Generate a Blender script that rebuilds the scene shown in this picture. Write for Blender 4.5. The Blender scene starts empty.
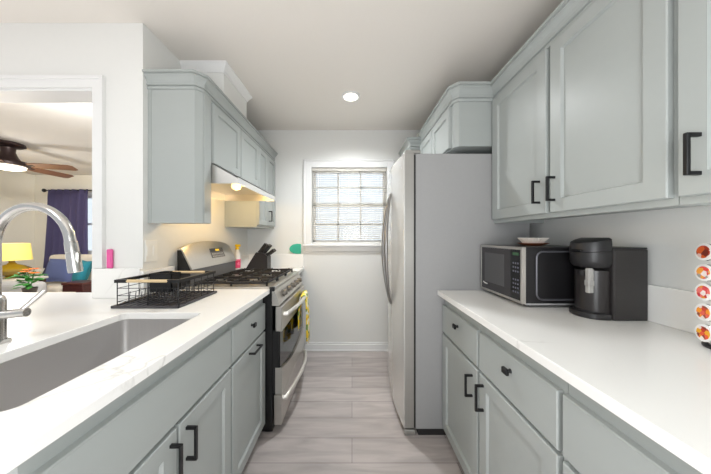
import bpy, bmesh, math, random
from mathutils import Vector, Matrix
random.seed(7)
sc = bpy.context.scene
COL = sc.collection
# ------------------------------------------------------------------ camera, world, light, exposure
FPX = 243.0
CZ = 1.256
cam = bpy.data.cameras.new('camera'); camo = bpy.data.objects.new('camera', cam); COL.objects.link(camo)
camo.location = (0, 0, CZ); camo.rotation_euler = (math.pi/2, 0, 0)
cam.sensor_width = 36.0; cam.lens = FPX/711*36; cam.shift_x = 3.5/711; cam.shift_y = 0.0
cam.clip_start = 0.02; sc.camera = camo
sc.view_settings.view_transform = 'Standard'; sc.view_settings.look = 'None'
sc.view_settings.gamma = 1.0; sc.view_settings.use_curve_mapping = False
sc.view_settings.exposure = 0.14
w = bpy.data.worlds.new('World'); sc.world = w; w.use_nodes = True
bg = w.node_tree.nodes['Background']; bg.inputs[0].default_value = (0.93, 0.97, 1.0, 1); bg.inputs[1].default_value = 0.68

def lamp(name, kind, loc, power, color=(1, 1, 1), size=0.1, size_y=None, rot=(0, 0, 0), shape=None):
    l = bpy.data.lights.new(name, kind); l.energy = power; l.color = color
    if kind == 'AREA':
        l.size = size
        if shape: l.shape = shape
        elif size_y: l.shape = 'RECTANGLE'; l.size_y = size_y
    else: l.shadow_soft_size = size
    o = bpy.data.objects.new(name, l); o.location = loc; o.rotation_euler = rot; COL.objects.link(o)
    return o
cl = lamp('can_light_beam', 'SPOT', (-0.01, 2.087, 2.45), 92, (.95, .98, 1), .06)
cl.data.spot_size = math.radians(157); cl.data.spot_blend = .8
lamp('dining_ceiling_light', 'AREA', (-1.35, -0.4, 2.452), 14, (.95, .98, 1), .6, .6)
lamp('camera_fill', 'POINT', (0.1, -0.5, 1.3), 33, (.945, .98, 1), .35)  # added soft fill from behind the camera, no real fixture
lamp('upward_fill', 'AREA', (0.1, -.5, .9), 9, (.95, .98, 1), .5, .5, rot=(math.radians(158), 0, 0))  # added fill aimed upward to brighten the ceiling
lamp('sun', 'SUN', (0, -6, 8), 8.5, (.96, .985, 1), .02, rot=(math.radians(33), 0, math.radians(-4)))
lamp('hood_light', 'POINT', (-0.86, 1.86, 1.56), 5, (1, .66, .26), .03)
lamp('living_fill', 'AREA', (-2.3, 1.78, 2.40), 80, (1, .985, .96), .5, .4, rot=(math.radians(52), 0, math.radians(35)))  # unseen fill added behind the opening's header to brighten the living room
lamp('fan_light', 'POINT', (-4.43, 3.13, 1.75), 14, (1, .97, .92), .12)
lamp('table_lamp_light', 'POINT', (-5.04, 3.6, 1.02), 4, (1, .85, .55), .05)

# ------------------------------------------------------------------ materials
def lin(c):
    return tuple((x/255/12.92 if x/255 <= .04045 else ((x/255+.055)/1.055)**2.4) for x in c)
MATS = {}
def mat(name, rgb, rough=.5, metal=0.0, var=0.0, scale=(8, 8, 8), bump=0.0, rgb2=None, spec=.5, emit=None, estr=0, trans=0, detail=3, coat=0):
    m = bpy.data.materials.new(name); m.use_nodes = True
    nt = m.node_tree; p = nt.nodes['Principled BSDF']
    c = lin(rgb); p.inputs['Base Color'].default_value = (*c, 1)
    p.inputs['Roughness'].default_value = rough; p.inputs['Metallic'].default_value = metal
    p.inputs['Specular IOR Level'].default_value = spec
    p.inputs['Coat Weight'].default_value = coat
    if emit: p.inputs['Emission Color'].default_value = (*lin(emit), 1); p.inputs['Emission Strength'].default_value = estr
    if trans: p.inputs['Transmission Weight'].default_value = trans
    if var or bump:
        tc = nt.nodes.new('ShaderNodeTexCoord'); mp = nt.nodes.new('ShaderNodeMapping')
        mp.inputs['Scale'].default_value = scale
        no = nt.nodes.new('ShaderNodeTexNoise'); no.inputs['Scale'].default_value = 1.0; no.inputs['Detail'].default_value = detail
        nt.links.new(tc.outputs['Object'], mp.inputs[0]); nt.links.new(mp.outputs[0], no.inputs['Vector'])
        if var:
            mx = nt.nodes.new('ShaderNodeMix'); mx.data_type = 'RGBA'
            c2 = lin(rgb2) if rgb2 else tuple(x*(1-var) for x in c)
            mx.inputs[6].default_value = (*c, 1); mx.inputs[7].default_value = (*c2, 1)
            nt.links.new(no.outputs['Fac'], mx.inputs[0]); nt.links.new(mx.outputs[2], p.inputs['Base Color'])
        if bump:
            b = nt.nodes.new('ShaderNodeBump'); b.inputs['Strength'].default_value = bump; b.inputs['Distance'].default_value = .002
            nt.links.new(no.outputs['Fac'], b.inputs['Height']); nt.links.new(b.outputs[0], p.inputs['Normal'])
    MATS[name] = m
    return m
wall_m = mat('wall_paint', (226, 226, 223), .55, bump=.12, scale=(40, 40, 40), var=.02)
ceil_m = mat('ceiling_paint', (224, 219, 212), .8, bump=.15, scale=(60, 60, 60), var=.02)
cream_m = mat('living_wall_paint', (240, 235, 222), .7, bump=.1, scale=(40, 40, 40), var=.02)
trim_m = mat('trim_paint', (229, 229, 228), .35, var=.02, scale=(5, 5, 5))
sage_m = mat('sage_cabinet_paint', (166, 171, 169), .36, spec=.4, var=.05, scale=(3, 3, 14), bump=.04)
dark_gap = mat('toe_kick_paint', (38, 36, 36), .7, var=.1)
black_m = mat('black_metal', (24, 24, 26), .4, .3, var=.1)
blackp_m = mat('black_plastic', (30, 29, 31), .38, var=.15, scale=(30, 30, 30))
iron_m = mat('cast_iron', (36, 35, 37), .55, .2, var=.3, scale=(40, 40, 40), bump=.2)
enamel_m = mat('black_enamel', (16, 16, 18), .3, var=.1)
steel_m = mat('stainless_steel', (200, 199, 197), .30, 1.0, var=.10, scale=(3, 3, 150), detail=2)
steelh_m = mat('brushed_stainless_steel', (205, 202, 197), .33, .95, var=.10, scale=(3, 120, 3), detail=2)
sinks_m = mat('sink_steel', (206, 204, 203), .4, .85, var=.08, scale=(120, 4, 4), detail=2)
chrome_m = mat('brushed_nickel', (205, 203, 200), .2, 1.0, var=.05, scale=(4, 4, 90))
fr_side = mat('grey_enamel_side', (160, 160, 160), .62, spec=.2, var=.05, scale=(60, 60, 60), bump=.06)
fr_door = mat('fridge_door_steel', (222, 221, 218), .27, .6, var=.06, scale=(3, 3, 150), detail=2)
bow_m = mat('bow_handle_steel', (150, 148, 146), .3, .9, var=.05)
fr_edge = mat('satin_door_edge', (162, 160, 155), .4, .5, var=.06, scale=(4, 4, 60))
wood_m = mat('pale_beech', (228, 202, 158), .5, var=.2, scale=(6, 40, 6))
glassb_m = mat('black_glass', (14, 14, 16), .08, var=.05)
mesh_m = mat('microwave_screen', (84, 84, 86), .25, var=.25, scale=(300, 300, 300))
white_m = mat('white_plastic', (238, 237, 232), .4, var=.02)
lampglow = mat('lamp_lens', (255, 248, 235), .5, emit=(255, 246, 230), estr=6, var=.01)
bulb_m = mat('warm_bulb', (255, 235, 190), .4, emit=(255, 214, 140), estr=2.2, var=.01)
def quartz():
    m = mat('white_quartz', (238, 237, 234), .22, var=.03, scale=(4, 4, 4))
    nt = m.node_tree; p = nt.nodes['Principled BSDF']
    tc = nt.nodes.new('ShaderNodeTexCoord')
    n1 = nt.nodes.new('ShaderNodeTexNoise'); n1.inputs['Scale'].default_value = 1.7; n1.inputs['Detail'].default_value = 6; n1.inputs['Distortion'].default_value = .8
    nt.links.new(tc.outputs['Object'], n1.inputs['Vector'])
    s = nt.nodes.new('ShaderNodeMath'); s.operation = 'SUBTRACT'; s.inputs[1].default_value = .5
    a = nt.nodes.new('ShaderNodeMath'); a.operation = 'ABSOLUTE'
    r = nt.nodes.new('ShaderNodeMapRange'); r.inputs[1].default_value = 0; r.inputs[2].default_value = .008; r.inputs[3].default_value = 1; r.inputs[4].default_value = 0
    n2 = nt.nodes.new('ShaderNodeTexNoise'); n2.inputs['Scale'].default_value = 2.3
    nt.links.new(tc.outputs['Object'], n2.inputs['Vector'])
    r2 = nt.nodes.new('ShaderNodeMapRange'); r2.inputs[1].default_value = .52; r2.inputs[2].default_value = .7; r2.inputs[3].default_value = 0; r2.inputs[4].default_value = .5
    mu = nt.nodes.new('ShaderNodeMath'); mu.operation = 'MULTIPLY'
    mx = nt.nodes.new('ShaderNodeMix'); mx.data_type = 'RGBA'
    mx.inputs[6].default_value = (*lin((240, 239, 236)), 1); mx.inputs[7].default_value = (*lin((192, 189, 184)), 1)
    L = nt.links.new
    L(n1.outputs['Fac'], s.inputs[0]); L(s.outputs[0], a.inputs[0]); L(a.outputs[0], r.inputs[0])
    L(n2.outputs['Fac'], r2.inputs[0]); L(r.outputs[0], mu.inputs[0]); L(r2.outputs[0], mu.inputs[1])
    L(mu.outputs[0], mx.inputs[0]); L(mx.outputs[2], p.inputs['Base Color'])
    return m
quartz_m = quartz()
def floor_mat():
    m = mat('grey_plank_floor', (150, 140, 138), .42)
    nt = m.node_tree; p = nt.nodes['Principled BSDF']; L = nt.links.new
    tc = nt.nodes.new('ShaderNodeTexCoord'); mp = nt.nodes.new('ShaderNodeMapping'); mp.inputs['Location'].default_value = (.6, -.007, 0)
    L(tc.outputs['Object'], mp.inputs[0])
    br = nt.nodes.new('ShaderNodeTexBrick'); br.offset = .5; br.offset_frequency = 2
    br.inputs['Scale'].default_value = 1; br.inputs['Brick Width'].default_value = 1.2; br.inputs['Row Height'].default_value = .172
    br.inputs['Mortar Size'].default_value = .0016; br.inputs['Mortar Smooth'].default_value = .3; br.inputs['Bias'].default_value = 0
    br.inputs['Color1'].default_value = (*lin((183, 175, 172)), 1); br.inputs['Color2'].default_value = (*lin((164, 156, 153)), 1)
    br.inputs['Mortar'].default_value = (*lin((108, 100, 99)), 1)
    L(mp.outputs[0], br.inputs['Vector'])
    m2 = nt.nodes.new('ShaderNodeMapping'); m2.inputs['Scale'].default_value = (1.6, 11, 1); L(tc.outputs['Object'], m2.inputs[0])
    no = nt.nodes.new('ShaderNodeTexNoise'); no.inputs['Scale'].default_value = 1.6; no.inputs['Detail'].default_value = 7; no.inputs['Distortion'].default_value = .6
    L(m2.outputs[0], no.inputs['Vector'])
    rp = nt.nodes.new('ShaderNodeMapRange'); rp.inputs[1].default_value = .3; rp.inputs[2].default_value = .72; rp.inputs[3].default_value = .80; rp.inputs[4].default_value = 1.16
    L(no.outputs['Fac'], rp.inputs[0])
    mx = nt.nodes.new('ShaderNodeMix'); mx.data_type = 'RGBA'; mx.blend_type = 'MULTIPLY'; mx.inputs[0].default_value = 1
    L(br.outputs['Color'], mx.inputs[6]); L(rp.outputs[0], mx.inputs[7]); L(mx.outputs[2], p.inputs['Base Color'])
    return m
floor_m = floor_mat()
def glass_mat():
    m = bpy.data.materials.new('window_glass'); m.use_nodes = True; nt = m.node_tree; nt.nodes.clear()
    o = nt.nodes.new('ShaderNodeOutputMaterial'); t = nt.nodes.new('ShaderNodeBsdfTransparent'); g = nt.nodes.new('ShaderNodeBsdfGlossy'); g.inputs['Roughness'].default_value = .02
    mx = nt.nodes.new('ShaderNodeMixShader'); mx.inputs[0].default_value = .025
    nt.links.new(t.outputs[0], mx.inputs[1]); nt.links.new(g.outputs[0], mx.inputs[2]); nt.links.new(mx.outputs[0], o.inputs[0])
    return m
glass_m = glass_mat()
def spots(name, base, cols, scale):
    m = mat(name, base, .6); nt = m.node_tree; p = nt.nodes['Principled BSDF']
    tc = nt.nodes.new('ShaderNodeTexCoord'); v = nt.nodes.new('ShaderNodeTexVoronoi'); v.inputs['Scale'].default_value = scale
    cr = nt.nodes.new('ShaderNodeValToRGB'); cr.color_ramp.interpolation = 'CONSTANT'
    sp = nt.nodes.new('ShaderNodeSeparateColor')
    nt.links.new(tc.outputs['Object'], v.inputs['Vector']); nt.links.new(v.outputs['Color'], sp.inputs[0]); nt.links.new(sp.outputs[0], cr.inputs[0]); nt.links.new(cr.outputs[0], p.inputs['Base Color'])
    els = cr.color_ramp.elements
    for i, c in enumerate(cols):
        e = els[i] if i < 2 else els.new(i/len(cols))
        e.position = i/len(cols); e.color = (*lin(c), 1)
    return m

# ------------------------------------------------------------------ mesh builder
ORI = {}
class B:
    def __init__(s): s.v = []; s.f = []
    def add(s, vs, fs):
        n = len(s.v); s.v += [tuple(x) for x in vs]; s.f += [tuple(i+n for i in f) for f in fs]; return s
    def box(s, x0, x1, y0, y1, z0, z1, bev=0.0, seg=1):
        x0, x1 = sorted((x0, x1)); y0, y1 = sorted((y0, y1)); z0, z1 = sorted((z0, z1))
        if bev <= 0:
            vs = [(x, y, z) for x in (x0, x1) for y in (y0, y1) for z in (z0, z1)]
            return s.add(vs, [(0, 1, 3, 2), (4, 6, 7, 5), (0, 4, 5, 1), (2, 3, 7, 6), (0, 2, 6, 4), (1, 5, 7, 3)])
        bm = bmesh.new(); bmesh.ops.create_cube(bm, size=1)
        for v in bm.verts: v.co = Vector((x0+(v.co.x+.5)*(x1-x0), y0+(v.co.y+.5)*(y1-y0), z0+(v.co.z+.5)*(z1-z0)))
        bmesh.ops.bevel(bm, geom=bm.edges[:], offset=min(bev, .49*min(x1-x0, y1-y0, z1-z0)), segments=seg, profile=.5, affect='EDGES')
        return s.bm(bm)
    def bm(s, bm, M=None):
        bm.verts.index_update()
        s.add([(M @ v.co if M else v.co) for v in bm.verts], [[v.index for v in f.verts] for f in bm.faces]); bm.free(); return s
    def prism(s, poly, axis, a, b):
        # poly: 2D list; axis 'x': poly=(y,z); 'y': (x,z); 'z': (x,y)
        def P(p, t): return {'x': (t, p[0], p[1]), 'y': (p[0], t, p[1]), 'z': (p[0], p[1], t)}[axis]
        n = len(poly); vs = [P(p, a) for p in poly]+[P(p, b) for p in poly]
        fs = [tuple(range(n)), tuple(range(2*n-1, n-1, -1))]+[(i, (i+1) % n, n+(i+1) % n, n+i) for i in range(n)]
        return s.add(vs, fs)
    def tube(s, pts, r, n=10, cap=True, flat=None):
        pts = [Vector(p) for p in pts]; R = r if isinstance(r, (list, tuple)) else [r]*len(pts)
        t0 = (pts[1]-pts[0]).normalized()
        up = Vector((0, 0, 1)) if abs(t0.z) < .9 else Vector((1, 0, 0))
        u = t0.cross(up).normalized(); vs = []; fs = []
        for i, p in enumerate(pts):
            t = (pts[min(i+1, len(pts)-1)]-pts[max(i-1, 0)]).normalized()
            u = (u-t*u.dot(t)).normalized(); v = t.cross(u)
            for k in range(n):
                a = 2*math.pi*k/n
                vs.append(p+(u*math.cos(a)+v*math.sin(a)*(flat or 1))*R[i])
        for i in range(len(pts)-1):
            for k in range(n): fs.append((i*n+k, i*n+(k+1) % n, (i+1)*n+(k+1) % n, (i+1)*n+k))
        if cap: fs += [tuple(range(n-1, -1, -1)), tuple(range((len(pts)-1)*n, len(pts)*n))]
        return s.add(vs, fs)
    def lathe(s, c, prof, n=24, axis=(0, 0, 1), sx=1.0, sy=1.0):
        A = Vector(axis).normalized(); q = Vector((0, 0, 1)).rotation_difference(A).to_matrix()
        c = Vector(c); vs = []; fs = []
        for r, z in prof:
            for k in range(n):
                a = 2*math.pi*k/n; vs.append(c+q @ Vector((r*sx*math.cos(a), r*sy*math.sin(a), z)))
        m = len(prof)
        for i in range(m-1):
            for k in range(n): fs.append((i*n+k, i*n+(k+1) % n, (i+1)*n+(k+1) % n, (i+1)*n+k))
        fs += [tuple(range(n-1, -1, -1)), tuple(range((m-1)*n, m*n))]
        return s.add(vs, fs)
    def sweep(s, path, prof, closed_ends=True):
        # path 2D (x,y), outward = right side of travel; prof [(out,z)] closed polygon
        P = [Vector(p) for p in path]; n = len(P); m = len(prof); vs = []; fs = []
        for i in range(n):
            ds = []
            if i > 0: ds.append((P[i]-P[i-1]).normalized())
            if i < n-1: ds.append((P[i+1]-P[i]).normalized())
            ns = [Vector((d.y, -d.x)) for d in ds]
            nn = sum(ns, Vector((0, 0))).normalized(); k = 1/max(.3, nn.dot(ns[0]))
            for o, z in prof: q = P[i]+nn*o*k; vs.append((q.x, q.y, z))
        for i in range(n-1):
            for j in range(m): fs.append((i*m+j, i*m+(j+1) % m, (i+1)*m+(j+1) % m, (i+1)*m+j))
        fs += [tuple(range(m-1, -1, -1)), tuple(range((n-1)*m, n*m))]
        return s.add(vs, fs)
    def panel(s, xf, sgn, t, y0, y1, z0, z1, fw=.057, shaker=True):
        """cabinet door/drawer front in a plane x = const, its face looking to sgn*X"""
        rings = [(0, t), (0, .003), (.003, 0)]
        if shaker: rings += [(fw, 0), (fw+.005, .011)]
        vs = []; fs = []
        for ins, d in rings:
            x = xf-sgn*d
            vs += [(x, y0+ins, z0+ins), (x, y1-ins, z0+ins), (x, y1-ins, z1-ins), (x, y0+ins, z1-ins)]
        for i in range(len(rings)-1):
            for k in range(4): fs.append((i*4+k, i*4+(k+1) % 4, (i+1)*4+(k+1) % 4, (i+1)*4+k))
        fs += [(3, 2, 1, 0), tuple(range(len(vs)-4, len(vs)))]
        return s.add(vs, fs)
    def build(s, name, m, parent=None, smooth=False, kind=None, loc=None, label=None):
        me = bpy.data.meshes.new(name)
        if parent is not None: org = ORI[parent.name]
        else:
            if loc is None:
                xs, ys, zs = zip(*s.v); loc = ((min(xs)+max(xs))/2, (min(ys)+max(ys))/2, min(zs))
            org = Vector(loc)
        me.from_pydata([Vector(v)-org for v in s.v], [], s.f)
        bm = bmesh.new(); bm.from_mesh(me); bmesh.ops.recalc_face_normals(bm, faces=bm.faces[:]); bm.to_mesh(me); bm.free()
        me.materials.append(m)
        if smooth:
            for p in me.polygons: p.use_smooth = True
            try: me.set_sharp_from_angle(angle=math.radians(38))
            except Exception: pass
        o = bpy.data.objects.new(name, me); COL.objects.link(o)
        if parent is not None: o.parent = parent
        else: o.location = org
        ORI[o.name] = org
        if kind: o['kind'] = kind
        if label: o['label'] = label
        return o
def thing(name, label, cat, loc, group=None):
    o = bpy.data.objects.new(name, None); COL.objects.link(o); o.location = loc; o.empty_display_size = .05
    ORI[o.name] = Vector(loc); o['label'] = label; o['category'] = cat
    if group: o['group'] = group
    return o
def tag(o, label, cat, group=None):
    o['label'] = label; o['category'] = cat
    if group: o['group'] = group
    return o
def struct(b, name, m, **k):
    return b.build(name, m, kind='structure', loc=(0, 0, 0), **k)
def bx(*a): return B().box(*a)

# ------------------------------------------------------------------ setting
FZ = -.03; TOP = 2.467; YW = 2.75; XR = 1.225; XL = -1.183; YF = 1.375; YF2 = 1.495
struct(bx(-6.4, 1.4, -3.2, 4.9, FZ-.1, FZ), 'floor', floor_m)
struct(bx(-3.0, 1.4, -0.9, YF2, TOP, TOP+.1).box(-1.303, 1.4, YF2, YW+.1, TOP, TOP+.1), 'ceiling', ceil_m)
struct(bx(-6.4, -1.303, YF2, 4.9, TOP, TOP+.1), 'ceiling_living_room', ceil_m)
struct(bx(XR, XR+.12, -2.2, YW+.1, FZ, TOP), 'wall_right', wall_m)
WX0, WX1, WZ0, WZ1 = -.456, .395, 1.20, 2.04
b = B().box(XL-.12, WX0, YW, YW+.12, FZ, TOP).box(WX1, XR, YW, YW+.12, FZ, TOP).box(WX0, WX1, YW, YW+.12, FZ, WZ0).box(WX0, WX1, YW, YW+.12, WZ1, TOP)
struct(b, 'wall_back', wall_m)
struct(bx(XL-.12, XL, YF2, YW, FZ, TOP), 'wall_left', wall_m)
OX = -1.454; OZ = 2.093; OXL = -2.6
b = B().box(OX, XL, YF, YF2, FZ, TOP).box(OXL, OX, YF, YF2, OZ, TOP).box(OXL, OX, YF, YF2, FZ, .883).box(-6.3, OXL, YF, YF2, FZ, TOP)
struct(b, 'wall_front', wall_m)
# pass-through casing
cp = B()
cp.box(OX, OX+.042, YF-.016, YF, 1.082, OZ).box(OX+.042, OX+.062, YF-.022, YF, 1.082, OZ+.046)
cp.box(OXL, OX+.042, YF-.016, YF, OZ, OZ+.046).box(OXL, OX+.062, YF-.022, YF, OZ+.046, OZ+.066)
cp.box(OX-.012, OX, YF-.004, YF2, .916, OZ, 0).box(OXL, OX-.012, YF-.004, YF2, OZ-.012, OZ, 0)
struct(cp, 'trim_1', trim_m)
# living room shell
struct(bx(-6.32, -6.2, YF2, 4.87, FZ, TOP), 'wall_living_left', cream_m)
LY = 4.75; lx0, lx1, lz0, lz1 = -5.62, -4.3, .95, 2.06
struct(B().box(-6.2, lx0, LY, LY+.12, FZ, TOP).box(lx1, -1.303, LY, LY+.12, FZ, TOP).box(lx0, lx1, LY, LY+.12, FZ, lz0).box(lx0, lx1, LY, LY+.12, lz1, TOP), 'wall_living_back', cream_m)
# baseboard on back wall
struct(B().box(-.53, XR, YW-.014, YW, FZ, .045, .003).box(-.53, XR, YW-.009, YW, .045, .068, .003).box(-.53, XR, YW-.024, YW-.012, FZ, -.012, .004), 'baseboard_back', trim_m)
# backsplashes
struct(bx(OX, XL, YF-.02, YF-.0005, .9145, 1.08, .002), 'trim_2', quartz_m)
struct(bx(XL+.0005, XL+.02, YF-.018, 1.597, .9145, 1.065, .002), 'trim_3', quartz_m)
struct(B().box(XL+.0005, XL+.02, 2.344, YW-.0005, .9145, 1.065, .002).box(XL+.02, -.545, YW-.02, YW-.0005, .9145, 1.065, .002), 'trim_4', quartz_m)
struct(bx(XR-.02, XR-.0005, -.6, 1.56, .9145, 1.062, .002), 'trim_5', quartz_m)
# duct chase above the left cabinets with a small crown
struct(bx(XL, -.897, 1.70, 2.07, 2.17, TOP), 'wall_chase', wall_m)
pr = [(0, TOP-.062), (.006, TOP-.062), (.01, TOP-.045), (.028, TOP-.018), (.034, TOP-.012), (.034, TOP), (0, TOP)]
struct(B().sweep([(XL, 1.70), (-.897, 1.70), (-.897, 2.07), (XL, 2.07)], pr), 'trim_6', trim_m)

# ---- kitchen window
wf = thing('window_1', 'white double-hung window in the back wall behind closed blinds', 'window', ((WX0+WX1)/2, YW, WZ0)); wf['kind'] = 'structure'
b = B().box(WX0-.075, WX0, YW-.018, YW, WZ0-.03, WZ1+.075, .003).box(WX1, WX1+.075, YW-.018, YW, WZ0-.03, WZ1+.075, .003).box(WX0, WX1, YW-.018, YW, WZ1, WZ1+.075, .003)
b.box(WX0-.09, WX0-.07, YW-.026, YW, WZ0-.03, WZ1+.085, .003).box(WX1+.07, WX1+.09, YW-.026, YW, WZ0-.03, WZ1+.085, .003).box(WX0-.09, WX1+.09, YW-.026, YW, WZ1+.068, WZ1+.088, .003)
b.build('casing', trim_m, wf)
bx(WX0-.095, WX1+.095, YW-.05, YW+.02, WZ0-.05, WZ0-.026, .004).build('window_sill', trim_m, wf)
bx(WX0-.075, WX1+.075, YW-.018, YW, WZ0-.105, WZ0-.05, .003).build('apron', trim_m, wf)
b = B(); y0, y1 = YW+.065, YW+.095; zm = 1.625
for (za, zb, d) in ((WZ0-.02, zm+.02, 0), (zm-.02, WZ1, .02)):
    b.box(WX0, WX0+.035, y0+d, y1+d, za, zb, .003).box(WX1-.035, WX1, y0+d, y1+d, za, zb, .003).box(WX0, WX1, y0+d, y1+d, za, za+.04, .003).box(WX0, WX1, y0+d, y1+d, zb-.04, zb, .003)
b.build('sash', trim_m, wf)
b = B()
for k in (1, 2):
    x = WX0+.035+(WX1-WX0-.07)*k/3
    b.box(x-.009, x+.009, y0+.005, y1, WZ0, WZ1)
for z in (1.405, 1.83): b.box(WX0, WX1, y0+.005, y1, z-.009, z+.009)
b.build('muntin', trim_m, wf)
bx(WX0, WX1, y0+.022, y0+.026, WZ0, WZ1).build('window_glass', glass_m, wf)
blind_m = mat('blind_vinyl', (240, 236, 228), .5, var=.02)
nt = blind_m.node_tree; tl = nt.nodes.new('ShaderNodeBsdfTranslucent'); tl.inputs[0].default_value = (.93, .92, .89, 1); mxs = nt.nodes.new('ShaderNodeMixShader'); mxs.inputs[0].default_value = .4
nt.links.new(nt.nodes['Principled BSDF'].outputs[0], mxs.inputs[1]); nt.links.new(tl.outputs[0], mxs.inputs[2]); nt.links.new(mxs.outputs[0], nt.nodes['Material Output'].inputs[0])
bl = thing('window_blind', 'white horizontal slat blind lowered over the back wall window', 'blind', ((WX0+WX1)/2, YW+.03, WZ0))
bx(WX0+.004, WX1-.004, YW+.004, YW+.045, WZ1-.035, WZ1-.001, .003).build('headrail', blind_m, bl)
b = B(); z = WZ1-.05
while z > WZ0+.03:
    c, s_ = math.cos(math.radians(25)), math.sin(math.radians(25))
    h = .0125; yc = YW+.026
    pts = [(yc-h*c, z-h*s_), (yc, z+.0015), (yc+h*c, z+h*s_), (yc+h*c, z+h*s_+.0008), (yc, z+.0025), (yc-h*c, z-h*s_+.0008)]
    b.prism(pts, 'x', WX0+.008, WX1-.008); z -= .0215
b.build('slats', blind_m, bl)
bx(WX0+.008, WX1-.008, YW+.014, YW+.038, WZ0-.022, WZ0-.004, .003).build('bottom_rail', blind_m, bl)
B().tube([(WX0+.07, YW+.008, WZ1-.04), (WX0+.072, YW-.004, 1.45)], .004, 8).build('tilt_wand', white_m, bl)
b = B()
for x in (WX0+.1, 0-.04, WX1-.1): b.tube([(x, YW+.011, WZ1-.03), (x, YW+.011, WZ0-.01)], .0012, 5)
b.build('cord', blind_m, bl)
# added pale outside wall, made tall so its sunlit face brightens the whole window
struct(bx(-12, 6, 6.2, 6.3, FZ, 2.9), 'wall_outside', mat('outside_siding', (170, 177, 184), .8, var=.08, scale=(2, 2, 12)))

# ------------------------------------------------------------------ cabinets
def pull_z(xf, sgn, y, z0, z1, parent, name='handle'):
    b = B(); X = xf+sgn*.032
    b.box(X-.005, X+.005, y-.005, y+.005, z0, z1, .0015)
    for z in (z0+.005, z1-.005): b.box(xf-sgn*.001, X, y-.005, y+.005, z-.005, z+.005, .001)
    return b.build(name, black_m, parent)
def pull_y(xf, sgn, z, y0, y1, parent):
    b = B(); X = xf+sgn*.032
    b.box(X-.005, X+.005, y0, y1, z-.005, z+.005, .0015)
    for y in (y0+.005, y1-.005): b.box(xf-sgn*.001, X, y-.005, y+.005, z-.005, z+.005, .001)
    return b.build('handle', black_m, parent)
def knob(xf, sgn, y, z, parent):
    b = B().lathe((xf, y, z), [(.009, -.001), (.006, .006), (.006, .014)], 12, (sgn, 0, 0))
    b.box(xf+sgn*.013, xf+sgn*.026, y-.015, y+.015, z-.012, z+.012, .003)
    return b.build('knob', black_m, parent)
def base(name, label, sgn, xface, xback, y0, y1, group='base cabinets'):
    """carcass with open top, face frame at xface"""
    t = thing(name, label, 'cabinet', ((xface+xback)/2, (y0+y1)/2, FZ), group)
    s = -sgn
    b = B()
    b.box(xface, xface+s*.02, y0, y1, .03, .8825)
    b.box(xface+s*.02, xback, y0, y0+.016, .03, .8825).box(xface+s*.02, xback, y1-.016, y1, .03, .8825)
    b.box(xface+s*.02, xback, y0+.016, y1-.016, .03, .05).box(xback-s*.012, xback, y0+.016, y1-.016, .05, .8825)
    b.build('carcass', sage_m, t)
    bx(xface+s*.045, xface+s*.065, y0, y1, FZ, .03).build('toe_kick', dark_gap, t)
    return t
DZ0, DZ1, RZ0, RZ1 = .042, .640, .655, .824
LF = -.565; LFF = -.585; LB = -1.16
# sink base
t = base('sink_cabinet', 'sage green sink base cabinet with false front above two doors', 1, LFF, LB, .425, 1.143)
B().panel(LF, 1, .02, .433, 1.137, RZ0, RZ1, shaker=False).build('false_front', sage_m, t)
d = B().panel(LF, 1, .02, .437, .786, DZ0, DZ1).build('door', sage_m, t); pull_z(LF, 1, .757, .495, .61, d)
d = B().panel(LF, 1, .02, .797, 1.137, DZ0, DZ1).build('door', sage_m, t); pull_z(LF, 1, .830, .495, .61, d)
# trash pull-out with drawer
t = base('drawer_cabinet', 'narrow sage base cabinet with one drawer between the sink and the stove', 1, LFF, LB, 1.145, 1.593)
d = B().panel(LF, 1, .02, 1.152, 1.585, RZ0, RZ1, shaker=False).build('drawer', sage_m, t); knob(LF, 1, 1.365, .762, d)
d = B().panel(LF, 1, .02, 1.152, 1.585, DZ0, DZ1).build('door', sage_m, t); pull_y(LF, 1, .615, 1.33, 1.445, d)
# cabinet beyond the stove
t = base('corner_cabinet', 'small sage base cabinet beyond the stove against the back wall', 1, LFF, LB, 2.348, 2.722)
d = B().panel(LF, 1, .02, 2.355, 2.70, RZ0, RZ1, shaker=False).build('drawer', sage_m, t); knob(LF, 1, 2.52, .762, d)
d = B().panel(LF, 1, .02, 2.355, 2.70, DZ0, DZ1).build('door', sage_m, t); pull_z(LF, 1, 2.4, .495, .61, d)
# right run
RF = .577; RFF = .597; RB = 1.205
t = base('drawer_cabinet', 'pale sage base cabinet beside the refrigerator with one drawer and one door', -1, RFF, RB, 1.113, 1.558)
d = B().panel(RF, -1, .02, 1.122, 1.553, RZ0, RZ1, shaker=False).build('drawer', sage_m, t); knob(RF, -1, 1.325, .768, d)
d = B().panel(RF, -1, .02, 1.122, 1.553, DZ0, DZ1).build('door', sage_m, t); pull_z(RF, -1, 1.166, .49, .597, d)
t = base('drawer_cabinet', 'pale sage base cabinet second from the refrigerator, under the coffee maker', -1, RFF, RB, .672, 1.111)
d = B().panel(RF, -1, .02, .684, 1.104, RZ0, RZ1, shaker=False).build('drawer', sage_m, t); knob(RF, -1, .885, .768, d)
d = B().panel(RF, -1, .02, .684, 1.104, DZ0, DZ1).build('door', sage_m, t); pull_z(RF, -1, 1.068, .49, .607, d)
t = base('drawer_cabinet', 'wide pale sage base cabinet nearest the camera on the right', -1, RFF, RB, -.25, .670)
d = B().panel(RF, -1, .02, -.24, .668, RZ0, RZ1, shaker=False).build('drawer', sage_m, t); knob(RF, -1, .21, .768, d)
B().panel(RF, -1, .02, .215, .668, DZ0, DZ1).build('door', sage_m, t)
B().panel(RF, -1, .02, -.24, .210, DZ0, DZ1).build('door', sage_m, t)

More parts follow.
